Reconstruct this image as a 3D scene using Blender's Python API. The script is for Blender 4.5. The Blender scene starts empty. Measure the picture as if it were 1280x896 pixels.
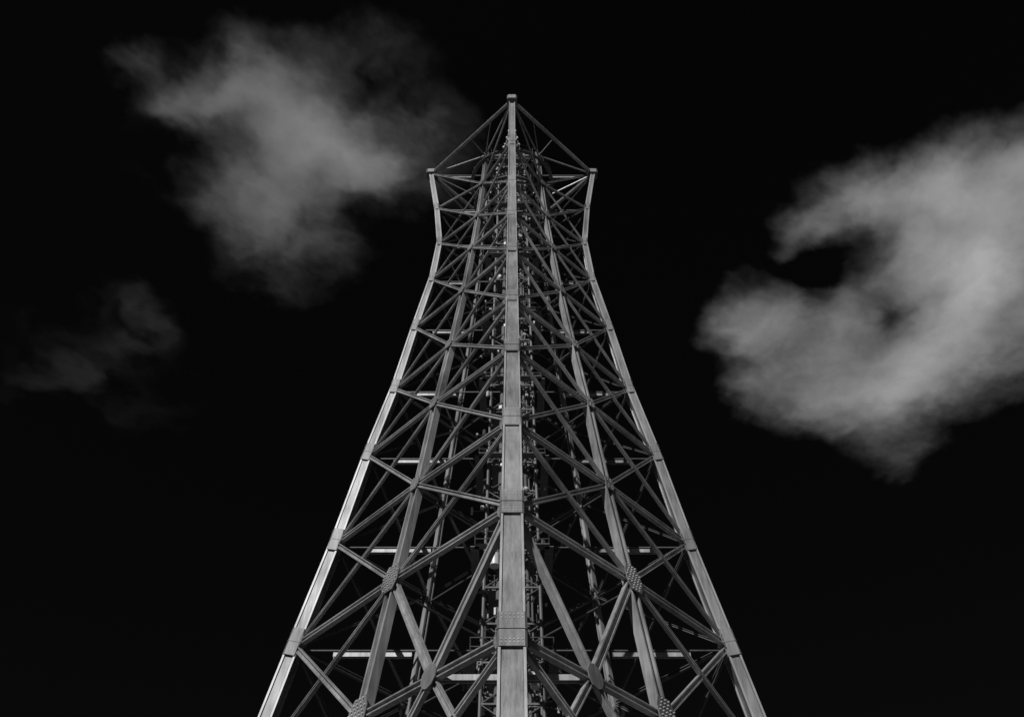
import bpy, math, random, bmesh
import numpy as np
from mathutils import Vector, noise
random.seed(7)
S=bpy.context.scene
D=50.0; EYE=1.6
# ---------------------------------------------------------------- materials
def steel(name, base, rough=0.55, var=0.35, metal=0.0, streak=.22):
    m=bpy.data.materials.new(name); m.use_nodes=True
    nt=m.node_tree; n=nt.nodes; l=nt.links
    b=n["Principled BSDF"]
    tc=n.new("ShaderNodeTexCoord")
    mp=n.new("ShaderNodeMapping"); mp.inputs["Scale"].default_value=(1.6,1.6,streak)
    l.new(tc.outputs["Object"],mp.inputs["Vector"])
    n1=n.new("ShaderNodeTexNoise"); n1.inputs["Scale"].default_value=2.6; n1.inputs["Detail"].default_value=8; n1.inputs["Roughness"].default_value=.7
    l.new(mp.outputs[0],n1.inputs["Vector"])
    n2=n.new("ShaderNodeTexNoise"); n2.inputs["Scale"].default_value=0.35; n2.inputs["Detail"].default_value=4
    l.new(tc.outputs["Object"],n2.inputs["Vector"])
    mx=n.new("ShaderNodeMath"); mx.operation='ADD'
    l.new(n1.outputs["Fac"],mx.inputs[0]); l.new(n2.outputs["Fac"],mx.inputs[1])
    mr=n.new("ShaderNodeMapRange"); mr.inputs["From Min"].default_value=.7; mr.inputs["From Max"].default_value=1.3
    mr.inputs["To Min"].default_value=base*(1-var); mr.inputs["To Max"].default_value=base*(1+var)
    l.new(mx.outputs[0],mr.inputs["Value"])
    cb=n.new("ShaderNodeCombineColor")
    for i in range(3): l.new(mr.outputs[0],cb.inputs[i])
    l.new(cb.outputs[0],b.inputs["Base Color"])
    b.inputs["Roughness"].default_value=rough; b.inputs["Metallic"].default_value=metal
    bp=n.new("ShaderNodeBump"); bp.inputs["Strength"].default_value=.2; bp.inputs["Distance"].default_value=.03
    l.new(n1.outputs["Fac"],bp.inputs["Height"]); l.new(bp.outputs[0],b.inputs["Normal"])
    return m
M_LEG=steel("painted_leg_steel",.235,.42,.65,.2,.08)
M_MID=steel("painted_mid_leg_steel",.33,.42,.6,.2,.08)
M_FL=steel("flange_steel",.36,.42,.35,.25,.08)
M_BR=steel("painted_brace_steel",.36,.42,.5,.2)
M_BRD=steel("shaded_brace_steel",.11,.5,.5,.2)  # brace steel with far-side shade put into a darker base; also on diaphragm ties
M_GUS=steel("gusset_steel",.22,.5,.5,.2)
M_BOLT=steel("bolt_steel",.66,.4,.3,.1)
M_CORE=steel("core_steel",.13,.6,.5)
M_WHITE=steel("white_enamel",.60,.4,.25)
M_CONC=steel("concrete",.30,.9,.25)
# ---------------------------------------------------------------- mesh helper
class MB:
    def __init__(s): s.v=[]; s.f=[]
    def frame(s,a,b,n):
        x=(b-a).normalized(); n=n-x*n.dot(x)
        if n.length<1e-4: n=x.orthogonal()
        n.normalize(); return x,x.cross(n).normalized(),n
    def prism(s,a,b,sec,n,k0=1,k1=1,caps=True):
        a=Vector(a);b=Vector(b); x,t,n=s.frame(a,b,Vector(n)); i=len(s.v); N=len(sec)
        for p,k in((a,k0),(b,k1)):
            for u,w in sec: s.v.append(tuple(p+t*(u*k)+n*(w*k)))
        for j in range(N):
            j2=(j+1)%N; s.f.append((i+j,i+j2,i+N+j2,i+N+j))
        if caps:
            s.f.append(tuple(i+j for j in reversed(range(N)))); s.f.append(tuple(i+N+j for j in range(N)))
    def box(s,a,b,w,d,n,off=0):
        s.prism(a,b,[(-w/2,off-d/2),(w/2,off-d/2),(w/2,off+d/2),(-w/2,off+d/2)],n)
    def hsec(s,a,b,w,d,n,off=0,k0=1,k1=1):
        f=w*.20; g=d*.12
        sec=[(-w/2,-d/2),(-w/2+f,-d/2),(-w/2+f,-g),(w/2-f,-g),(w/2-f,-d/2),(w/2,-d/2),(w/2,d/2),(w/2-f,d/2),(w/2-f,g),(-w/2+f,g),(-w/2+f,d/2),(-w/2,d/2)]
        s.prism(a,b,[(u,v+off) for u,v in sec],n,k0,k1)
    def pipe(s,a,b,r,k=8):
        s.prism(a,b,[(r*math.cos(2*math.pi*j/k),r*math.sin(2*math.pi*j/k)) for j in range(k)],(0.3,0.9,0.13))
    def plate(s,c,pts,u,v,n,th):
        i=len(s.v); N=len(pts)
        for h in(-th/2,th/2):
            for p in pts: s.v.append(tuple(c+u*p[0]+v*p[1]+n*h))
        for j in range(N):
            j2=(j+1)%N; s.f.append((i+j,i+j2,i+N+j2,i+N+j))
        s.f.append(tuple(i+j for j in reversed(range(N)))); s.f.append(tuple(i+N+j for j in range(N)))
    def obj(s,name,mat,parent=None):
        me=bpy.data.meshes.new(name); me.from_pydata(s.v,[],s.f)
        bm=bmesh.new(); bm.from_mesh(me); bmesh.ops.recalc_face_normals(bm,faces=bm.faces); bm.to_mesh(me); bm.free()
        me.materials.append(mat); o=bpy.data.objects.new(name,me); S.collection.objects.link(o)
        if parent: o.parent=parent
        return o
# ---------------------------------------------------------------- tower geometry
RT=[-.032,.4716,.632,.7736,.9182,1.0446,1.1785,1.2974,1.3953,1.50,1.612]
RR=[.366,.2705,.2405,.2130,.1890,.1645,.1455,.1270,.1205,.131,.1475]
QR=[.1855,.13745,.12235,.10835,.0961,.0836,.0715,.0625,.0561,.0510,.0470]
rad=lambda t: float(np.interp(t,RT,RR))*D
qad=lambda t: float(np.interp(t,RT,QR))*D
Z=lambda t: EYE+t*D
DIR=[Vector((0,-1,0)),Vector((1,0,0)),Vector((0,1,0)),Vector((-1,0,0))]
AX=Vector((0,D,0))
def C(j,t): return AX+DIR[j%4]*rad(t)+Vector((0,0,Z(t)))
def M(j,t): return AX+(DIR[j%4]+DIR[(j+1)%4])*qad(t)+Vector((0,0,Z(t)))
LV=[-.032,.13,.30,.4716,.632,.7736,.9182,1.0446,1.1785,1.2974,1.3953,1.50,1.612]
K1=3
TOP=len(LV)-1
legw=lambda t: float(np.interp(t,[0,.47,.9,1.28,1.6],[1.30,1.10,.86,.66,.48]))
midw=lambda t: float(np.interp(t,[0,.47,.9,1.28,1.6],[.70,.56,.46,.38,.32]))
brw=lambda t: float(np.interp(t,[0,.47,.9,1.28,1.6],[.40,.31,.245,.185,.145]))
tower=bpy.data.objects.new("steel_lattice_tower",None); S.collection.objects.link(tower)
legs=MB(); fl=MB(); mids=MB(); brA=MB(); brB=MB(); gus=MB(); bolts=MB(); dia=MB(); dia2=MB()
DR=.58
def octsec(w,c,dr=DR):
    h=w/2; d=h*dr
    return [(-h+c,-d),(h-c,-d),(h,-d+c),(h,d-c),(h-c,d),(-h+c,d),(-h,d-c),(-h,-d+c)]
def bolt(p,n,r=.04,h=.05):
    bolts.prism(p,p+n*h,[(r*math.cos(a),r*math.sin(a)) for a in [k*math.pi/3 for k in range(6)]],Vector((.3,.2,.9)))
for j in range(4):
    for k in range(TOP):
        a,b=C(j,LV[k]),C(j,LV[k+1]); w=legw(LV[k]); w2=legw(LV[k+1])
        legs.prism(a,b,octsec(w*.9,w*.06),DIR[j],1,w2/w)
        x,t,n=legs.frame(a,b,DIR[j])
        for sg in(-1,1):
            for fb_ in(-1,1):
                fl.box(a+t*sg*w*.46+n*fb_*w*.5*DR,b+t*sg*w2*.46+n*fb_*w2*.5*DR,w*.10,.11,DIR[j])
        if k>0:
            ux=(b-a).normalized(); wl=w*1.14; L=w*.85
            gus.prism(a-ux*L,a+ux*L,octsec(wl,wl*.08,.68),DIR[j])
            gus.prism(a-ux*.02,a+ux*.02,octsec(wl*1.03,wl*.08,.71),DIR[j])
            if LV[k]<1.2:
                for e in (-.82,-.62,.62,.82):
                    for u in np.linspace(-.4,.4,6):
                        bolt(a+ux*(e*L)+t*(u*w)+n*(wl*.68/2),n,.026,.03)
for j in range(4):
    front=j in(0,3)
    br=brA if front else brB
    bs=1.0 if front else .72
    nf=(DIR[j]+DIR[(j+1)%4]).normalized()
    for k in range(TOP):
        a,b=M(j,LV[k]),M(j,LV[k+1]); w=midw(LV[k]); w2=midw(LV[k+1])
        mids.hsec(a,b,w*bs,w*.95*bs,nf,-.12,1,w2/w)
    for k in range(1,TOP+1):
        t=LV[k]; w=brw(t)*bs; l,m,r=C(j,t),M(j,t),C(j+1,t)
        if t<1.55:
            br.hsec(l,m,w*1.1,w,nf); br.hsec(m,r,w*1.1,w,nf)
        if k<TOP:
            tm,tp=LV[k-1],LV[k+1]
            for s,(A,B) in enumerate(((C(j,tm),C(j+1,tp)),(C(j+1,tm),C(j,tp)))):
                o=.05*(1 if s else -1)
                cA=(j if s==0 else j+1)%4; cB=(j+1 if s==0 else j)%4
                f=.98 if cA in(0,2) else .72    # main ties heavier than counter-braces
                if not(k==K1+1 and cA in(0,2)): br.hsec(A,m,w*f,w*.75,nf,o)
                if not(k==K1 and cB in(0,2)): br.hsec(m,B,w*f,w*.75,nf,o)
    cj=j if j%2==0 else j+1
    t1=LV[K1]; q=C(cj,t1).lerp(M(j,t1),.5); w=brw(t1)*bs
    br.hsec(C(cj,LV[K1+1]),q,w*1.45,w*.9,nf,.05); br.hsec(q,M(j,LV[K1-1]),w,w*.8,nf,.05)
    br.hsec(M(j,LV[K1+1]),q,w*1.3,w*.9,nf,-.05); br.hsec(q,C(cj,LV[K1-1]),w,w*.8,nf,-.05)
    u=DIR[(j+1)%4]-DIR[j]; u.normalize()
    v=(M(j,t1)-M(j,LV[K1-1])).normalized(); n2=u.cross(v).normalized()
    if n2.dot(nf)<0: n2=-n2
    R=.60
    gus.plate(q+n2*.22,[(R*.8*math.cos(a),R*1.1*math.sin(a)) for a in [2*math.pi*(i+.5)/10 for i in range(10)]],u,v,n2,.06)
    for k in range(1,TOP):
        t=LV[k]; m=M(j,t); w=midw(t)
        v=(M(j,LV[k+1])-M(j,LV[k-1])).normalized(); n2=u.cross(v).normalized()
        if n2.dot(nf)<0: n2=-n2
        R=w*(1.3 if t<.7 else .8)
        pts=[(-.55*R,-1.3*R),(.55*R,-1.3*R),(.88*R,-.5*R),(.88*R,.5*R),(.55*R,1.3*R),(-.55*R,1.3*R),(-.88*R,.5*R),(-.88*R,-.5*R)]
        off=brw(t)*.45+.09
        gus.plate(m+n2*off,pts,u,v,n2,.05)
        if t<.7:
            for ia,a in enumerate(np.linspace(-1.12,1.12,8)):
                for c in np.linspace(-.66,.66,5):
                    c=c+(.07 if ia%2 else -.07)
                    if abs(a)>.6 and abs(c)>.5: continue
                    bolt(m+n2*(off+.02)+u*c*R+v*a*R,n2,.042,.07)
        elif t<1.1:
            for a in (-.9,-.5,.5,.9):
                for c in (-.35,.35): bolt(m+n2*(off+.02)+u*c*R+v*a*R,n2,.03,.04)
    for (cj2,sg) in((j,1),(j+1,-1)):
        for k in range(1,TOP):
            t=LV[k]; c=C(cj2,t); w=legw(t)*.8; uu=u*sg
            v=(C(cj2,LV[k+1])-C(cj2,LV[k-1])).normalized(); n2=uu.cross(v).normalized()
            if n2.dot(nf)<0: n2=-n2
            pts=[(0,-w*1.0),(w*.7,-w*.8),(w*1.0,-w*.25),(w*1.0,w*.25),(w*.7,w*.8),(0,w*1.0)]
            gus.plate(c+n2*(brw(t)*.45+.045),pts,uu,v,n2,.045)
            if t<.8:
                for a,b in((.8,-.5),(.8,.5),(.92,-.15),(.92,.15),(.68,.65),(.68,-.65)):
                    bolt(c+n2*(brw(t)*.45+.06)+uu*a*w+v*b*w,n2,.026,.03)
tt=LV[TOP]; br=brA
for j in range(4):
    nf=(DIR[j]+DIR[(j+1)%4]).normalized()
    br.hsec(C(j,tt),C(j+1,tt),.24,.24,nf)
    e=C(j,tt).lerp(C(j+1,tt),.5); m=M(j,1.597)
    br.pipe(m,e,.05,6)
    br.pipe(m,C(j,tt).lerp(C(j+1,tt),.25 if j in(0,2) else .75),.04,6)
    br.pipe(m,C(j,tt),.07,6); br.pipe(m,C(j+1,tt),.07,6)
    br.pipe(M(j,1.597),M(j+1,1.597),.07,6)
    gus.prism(C(j,tt-.004),C(j,tt+.006),octsec(.85,.12,1),DIR[j],1,1)
    gus.prism(C(j,tt+.006),C(j,tt+.014),octsec(.6,.12,1),DIR[j],1,.25)
for k in range(2,TOP+1):
    t=LV[k]; w=brw(t)*.8; up=Vector((0,0,1)); dz=Vector((0,0,-.25))
    for j in(0,1):
        dia.hsec(C(j,t).lerp(C(j+2,t),.09)+dz,C(j,t).lerp(C(j+2,t),.27)+dz,w,w*1.1,up,-.3*j)
        dia.hsec(C(j,t).lerp(C(j+2,t),.73)+dz,C(j,t).lerp(C(j+2,t),.91)+dz,w,w*1.1,up,-.3*j)
        dia2.pipe(C(j,t)+dz,C(j+2,t)+dz,.06,6)
    if k<TOP:
        for j in range(4):
            dia2.pipe(M(j,t)+dz*2,Vector((0,D,Z(t)))+dz*2,.06,6)
t1=LV[K1]
for cj,(ja,jb) in((0,(0,3)),(2,(1,2))):
    qa=C(cj,t1).lerp(M(ja,t1),.5); qb=C(cj,t1).lerp(M(jb,t1),.5)
    dia.hsec(qa,qb,.28,.28,Vector((0,0,1)))
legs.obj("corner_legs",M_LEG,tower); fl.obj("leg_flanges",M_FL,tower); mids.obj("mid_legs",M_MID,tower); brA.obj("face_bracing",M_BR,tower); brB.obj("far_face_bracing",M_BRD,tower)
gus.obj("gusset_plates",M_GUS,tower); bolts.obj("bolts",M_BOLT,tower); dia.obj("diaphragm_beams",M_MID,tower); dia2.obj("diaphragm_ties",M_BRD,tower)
# ---------------------------------------------------------------- core
core=MB(); stair=MB(); wh=MB()
h0,h1=0.0,Z(1.66)
def hw(z): return float(np.interp(z,[0,35,60,h1],[1.9,1.6,1.35,1.1]))
def cc(i,z):
    s=hw(z); a=math.pi/4+i*math.pi/2
    return Vector((s*1.414*math.cos(a),D+s*1.414*math.sin(a),z))
step=2.4; z=0; i=0
while z<h1-step:
    zb=z+step
    for c in range(4):
        core.pipe(cc(c,z),cc(c,zb),.09,6)
        core.box(cc(c,zb),cc(c+1,zb),.10,.10,Vector((0,0,1)))
        core.pipe(cc(c,z),cc(c+1,zb),.04,5)
        if i%2: core.pipe(cc(c+1,z),cc(c,zb),.04,5)
    s=hw(z)*.85; sg=1 if i%2 else -1
    yb=D+sg*.55
    A=Vector((-s*sg,yb,z)); B=Vector((s*sg*.6,yb,zb))
    for dy in(-.4,.4):
        stair.box(A+Vector((0,dy,0)),B+Vector((0,dy,0)),.05,.22,Vector((0,0,1)))
        stair.pipe(A+Vector((0,dy,1)),B+Vector((0,dy,1)),.035,5)
        for f in(.0,.33,.66,1): 
            p=A.lerp(B,f)+Vector((0,dy,0)); stair.pipe(p,p+Vector((0,0,1)),.025,4)
    for q in range(10):
        p=A.lerp(B,(q+.5)/10); stair.box(p-Vector((0,.38,0)),p+Vector((0,.38,0)),.24,.04,Vector((0,0,1)))
    x0,x1=sorted((s*sg*.6,s*sg)); 
    stair.box(Vector(((x0+x1)/2,D-s,zb)),Vector(((x0+x1)/2,D+s,zb)),abs(x1-x0),.05,Vector((0,0,1)))
    if i%3==0:
        e=hw(zb)+.6
        for c in range(4):
            a=math.pi/4+c*math.pi/2; b=a+math.pi/2
            p=Vector((e*1.414*math.cos(a),D+e*1.414*math.sin(a),zb+.06)); q=Vector((e*1.414*math.cos(b),D+e*1.414*math.sin(b),zb+.06))
            stair.box(p,q,.5,.05,Vector((0,0,1)))
            for hh in(.55,1.1): stair.pipe(p+Vector((0,0,hh)),q+Vector((0,0,hh)),.03,5)
            for f in np.linspace(0,1,5): stair.pipe(p.lerp(q,f),p.lerp(q,f)+Vector((0,0,1.1)),.025,4)
    z=zb; i+=1
for (x,y,r) in((-1.0,-1.9,.14),(-.75,-1.9,.07),(1.15,-1.8,.10),(1.45,-1.7,.06),(.3,-2.0,.05)):
    core.pipe(Vector((x,D+y*.9,0)),Vector((x*.5,D+y*.55,h1-4)),r,8)
def drum(c,r,d,dirv):
    dirv=dirv.normalized(); n=18
    sec=[(r*math.cos(2*math.pi*q/n),r*math.sin(2*math.pi*q/n)) for q in range(n)]
    wh.prism(c,c+dirv*d,sec,(0,0,1)); wh.prism(c+dirv*d,c+dirv*(d+r*.35),sec,(0,0,1),1,.35)
    core.pipe(c,c-dirv*.7,.06,6)
for (x,z,r,L) in((-1.35,25.2,.42,1.5),(-1.75,22.3,.36,1.2),(-1.0,37.2,.30,.8),(1.2,29.5,.24,.8)):
    n=16; sec=[(r*math.cos(2*math.pi*q/n),r*math.sin(2*math.pi*q/n)) for q in range(n)]
    c=Vector((x,D-hw(z)-.4,z)); wh.prism(c,c+Vector((0,0,L)),sec,(0,1,0)); wh.prism(c+Vector((0,0,L)),c+Vector((0,0,L+r*.4)),sec,(0,1,0),1,.5)
    core.pipe(c+Vector((0,0,L/2)),c+Vector((0,1,L/2)),.06,6)
random.seed(11)
for z in (27.5,31,36.5,43,49,55,60,66,71,75,78,80.5,82.5):
    for q in range(2):
        a=random.uniform(math.pi,2*math.pi); r=hw(z)+.25
        drum(Vector((r*math.cos(a),D+r*math.sin(a),z+random.uniform(-1,1))),random.uniform(.14,.28),.18,Vector((math.cos(a),math.sin(a),0)))
for q in range(240):
    z=random.uniform(24,h1); a=random.uniform(0,2*math.pi); r=hw(z)*random.uniform(.9,1.7)
    p=Vector((r*math.cos(a),D+r*math.sin(a),z)); L=random.choice((.15,.2,.3,.45))
    (wh if q%3 else core).box(p,p+Vector((0,0,L)),random.uniform(.1,.24),.12,Vector((math.cos(a),math.sin(a),0)))
    core.pipe(p+Vector((0,0,L/2)),Vector((p.x*.6,D+(p.y-D)*.6,z+L/2)),.03,4)
zt=Z(1.79); zb=h1-step
def tc_(i,z):
    s=float(np.interp(z,[zb,zt],[1.35,.12])); a=i*math.pi/3
    return Vector((s*math.cos(a),D+s*math.sin(a),z))
zs=list(np.linspace(zb,zt,8))
for k in range(7):
    for c in range(6):
        core.pipe(tc_(c,zs[k]),tc_(c,zs[k+1]),.045,5); core.pipe(tc_(c,zs[k+1]),tc_(c+1,zs[k+1]),.04,5); core.pipe(tc_(c,zs[k]),tc_(c+1,zs[k+1]),.03,4)
        wh.box(tc_(c,zs[k]),tc_(c,zs[k])+Vector((0,0,.3)),.18,.14,Vector((0,1,0)))
core.pipe(Vector((0,D,zb)),Vector((0,D,zt+2.5)),.06,8)
for tr,R in((1.50,3.2),(1.575,3.6)):
    n=36; z=Z(tr)
    P=[Vector((R*math.cos(2*math.pi*q/n),D+R*math.sin(2*math.pi*q/n),z)) for q in range(n)]
    for q in range(n):
        stair.box(P[q],P[(q+1)%n],.3,.06,Vector((0,0,1)))
        for hh in(.55,1.1): stair.pipe(P[q]+Vector((0,0,hh)),P[(q+1)%n]+Vector((0,0,hh)),.03,4)
        if q%2==0: stair.pipe(P[q],P[q]+Vector((0,0,1.1)),.025,4)
        if q%6==0: stair.pipe(P[q],Vector((0,D,z)),.06,5)
core.obj("service_core",M_CORE,tower); stair.obj("stairs_and_platforms",M_CORE,tower); wh.obj("antennas_and_fittings",M_WHITE,tower)
ft=MB()
for j in range(4):
    for P,w in((C(j,-.032),3.0),(M(j,-.032),2.0)):
        ft.prism(Vector((P.x,P.y,-.5)),Vector((P.x,P.y,.7)),[(-w/2,-w/2),(w/2,-w/2),(w/2,w/2),(-w/2,w/2)],DIR[j],1,.8)
ft.obj("concrete_footings",M_CONC,tower)
# ---------------------------------------------------------------- ground
gm=MB(); R=6000; n=64
gm.v=[(0,0,0)]+[(R*math.cos(2*math.pi*i/n),R*math.sin(2*math.pi*i/n),0) for i in range(n)]
gm.f=[(0,1+i,1+(i+1)%n) for i in range(n)]
gm.obj("ground",steel("ground_asphalt",.05,.9,.3))
# ---------------------------------------------------------------- clouds: sheets of vapour 1 km up, lit through by the sun
H=1000.0
def conv(b):
    x,y,rx,ry,a=b; xo=x-640; yo=448-y; den=951+.669*yo
    return (round(H*xo/den),round(H*(856.5-.743*yo)/den),round(H*rx/den),round(H*ry*1279.6/den**2),a)
LEFT=[(215,132,38,18,.5),(265,120,48,28,.7),(310,98,52,40,.7),(350,150,58,52,.95),(405,165,50,55,1),(440,210,45,40,.9),(340,220,60,45,.7),(305,262,50,38,.55),(380,285,55,45,.45),(470,218,30,26,.55),(525,155,55,45,.34),(450,60,75,35,.22),(350,325,58,40,.28),(165,92,30,20,.3),(545,215,40,50,.2),(320,180,180,140,.08)]
SMALL=[(172,380,30,13,.5),(195,400,16,22,.55),(165,432,34,12,.5),(110,462,45,18,.4),(60,480,40,18,.25),(180,520,60,25,.12),(120,430,110,70,.14)]
RIGHT=[(1240,305,80,80,1.4),(1200,385,66,60,1.05),(1280,215,65,55,.85),(1195,225,55,45,.7),(1140,235,62,45,.8),(1065,252,50,34,.75),(1005,283,34,24,.6),(1150,310,45,42,.7),(1145,450,64,50,.95),(1085,495,68,42,.9),(1015,475,54,42,.8),(965,406,48,40,.85),(915,408,32,26,.55),(940,488,36,28,.65),(1058,400,42,38,.85),(1205,470,55,42,.5),(1125,565,48,36,.24),(1310,400,70,70,.65),(1012,345,32,24,-.3),(1112,388,20,18,-.4),(1130,390,210,160,.07)]
def cloud_mat(name,bright,seed):
    m=bpy.data.materials.new(name); m.use_nodes=True; nt=m.node_tree; n=nt.nodes; l=nt.links
    n.clear(); out=n.new("ShaderNodeOutputMaterial"); at=n.new("ShaderNodeAttribute"); at.attribute_name="cover"
    tr=n.new("ShaderNodeBsdfTransparent"); tl=n.new("ShaderNodeBsdfTranslucent"); mix=n.new("ShaderNodeMixShader")
    tl.inputs["Color"].default_value=(bright,bright,bright,1)
    tc=n.new("ShaderNodeTexCoord"); nz=n.new("ShaderNodeTexNoise"); nz.inputs["Scale"].default_value=.035; nz.inputs["Detail"].default_value=7; nz.inputs["Roughness"].default_value=.55; nz.inputs["Distortion"].default_value=.5
    l.new(tc.outputs["Object"],nz.inputs["Vector"])
    mr=n.new("ShaderNodeMapRange"); mr.inputs["From Min"].default_value=.3; mr.inputs["From Max"].default_value=.7; mr.inputs["To Min"].default_value=-.06; mr.inputs["To Max"].default_value=.06
    l.new(nz.outputs["Fac"],mr.inputs["Value"])
    mu=n.new("ShaderNodeMath"); mu.operation='MULTIPLY'; l.new(mr.outputs[0],mu.inputs[0])
    sq=n.new("ShaderNodeMath"); sq.operation='POWER'; sq.inputs[1].default_value=.55; l.new(at.outputs["Fac"],sq.inputs[0]); l.new(sq.outputs[0],mu.inputs[1])
    ad=n.new("ShaderNodeMath"); ad.operation='ADD'; ad.use_clamp=True; l.new(mu.outputs[0],ad.inputs[0]); l.new(at.outputs["Fac"],ad.inputs[1])
    l.new(ad.outputs[0],mix.inputs[0]); l.new(tr.outputs[0],mix.inputs[1]); l.new(tl.outputs[0],mix.inputs[2]); l.new(mix.outputs[0],out.inputs[0])
    return m
def cloud(name,blobs,bright,seed,N,lo,hi,warp=24,fb=.5,pw=1.25):
    B=np.array(blobs,float)
    x0,x1=(B[:,0]-2.4*B[:,2]).min(),(B[:,0]+2.4*B[:,2]).max(); y0,y1=(B[:,1]-2.4*B[:,3]).min(),(B[:,1]+2.4*B[:,3]).max()
    nx=N; ny=max(20,int(N*(y1-y0)/(x1-x0))); xs=np.linspace(x0,x1,nx); ys=np.linspace(y0,y1,ny)
    v=[];dens=[]
    for y in ys:
        for x in xs:
            p=Vector((x/75,y/75,seed)); p2=Vector((x/75+7,y/75-3,seed+5))
            wx=x+warp*noise.fractal(p,.9,2.1,6)*1.2; wy=y+warp*noise.fractal(p2,.9,2.1,6)*1.2
            d=float((B[:,4]*np.exp(-((wx-B[:,0])/B[:,2])**2-((wy-B[:,1])/B[:,3])**2)).sum())
            f=noise.fractal(Vector((wx/60,wy/60,seed+9)),.8,2.1,7)
            d=d*(1+fb*f*max(.22,1.4-d))
            s=min(1,max(0,(d-lo)/(hi-lo)))**pw; s=min(1,s*(1.35-.35*s))
            e=min(1,(x-x0)/60,(x1-x)/60,(y-y0)/60,(y1-y)/60)
            dens.append(s*max(0,e)); v.append((x,y,H+EYE+12*noise.noise(Vector((x/150,y/150,seed)))))
    f=[(j*nx+i,j*nx+i+1,(j+1)*nx+i+1,(j+1)*nx+i) for j in range(ny-1) for i in range(nx-1)]
    me=bpy.data.meshes.new(name); me.from_pydata(v,[],f)
    a=me.attributes.new("cover",'FLOAT','POINT'); a.data.foreach_set("value",dens)
    for p in me.polygons: p.use_smooth=True
    me.materials.append(cloud_mat(name+"_vapour",bright,seed)); o=bpy.data.objects.new(name,me); S.collection.objects.link(o)
cloud("cloud",[conv(b) for b in LEFT],.33,3.1,260,.04,2.0,22,.65,1.25)
cloud("cloud.001",[conv(b) for b in RIGHT],.66,8.4,290,.07,2.4,19,.5,1.25)
cloud("cloud.002",[conv(b) for b in SMALL],.045,5.2,150,.05,1.6,26,.9,1.1)
# ---------------------------------------------------------------- light
az=math.radians(206); el=math.radians(40)
sd=Vector((math.sin(az)*math.cos(el),math.cos(az)*math.cos(el),math.sin(el)))
sun=bpy.data.lights.new("sun",'SUN'); sun.energy=3.2; sun.angle=math.radians(.5); sun.color=(1,1,1)
so=bpy.data.objects.new("sun",sun); S.collection.objects.link(so); so.rotation_euler=sd.to_track_quat('Z','Y').to_euler(); so.location=(-40,-40,60)
w=bpy.data.worlds.new("World"); S.world=w; w.use_nodes=True; nt=w.node_tree
sk=nt.nodes.new("ShaderNodeTexSky"); sk.sky_type='NISHITA'; sk.sun_disc=False; sk.sun_elevation=el; sk.sun_rotation=az
sp=nt.nodes.new("ShaderNodeSeparateColor"); cb=nt.nodes.new("ShaderNodeCombineColor")
nt.links.new(sk.outputs[0],sp.inputs[0])
for i in range(3): nt.links.new(sp.outputs[0],cb.inputs[i])   # red-filter monochrome sky
nt.links.new(cb.outputs[0],nt.nodes["Background"].inputs[0]); nt.nodes["Background"].inputs[1].default_value=.0022
# ---------------------------------------------------------------- camera
cam=bpy.data.cameras.new("camera"); co=bpy.data.objects.new("camera",cam); S.collection.objects.link(co); S.camera=co
cam.sensor_width=36; cam.lens=36; cam.clip_end=20000; co.location=(0,0,EYE); co.rotation_euler=(math.radians(90+48),0,0)
S.view_settings.view_transform='Standard'; S.view_settings.look='None'; S.view_settings.exposure=0
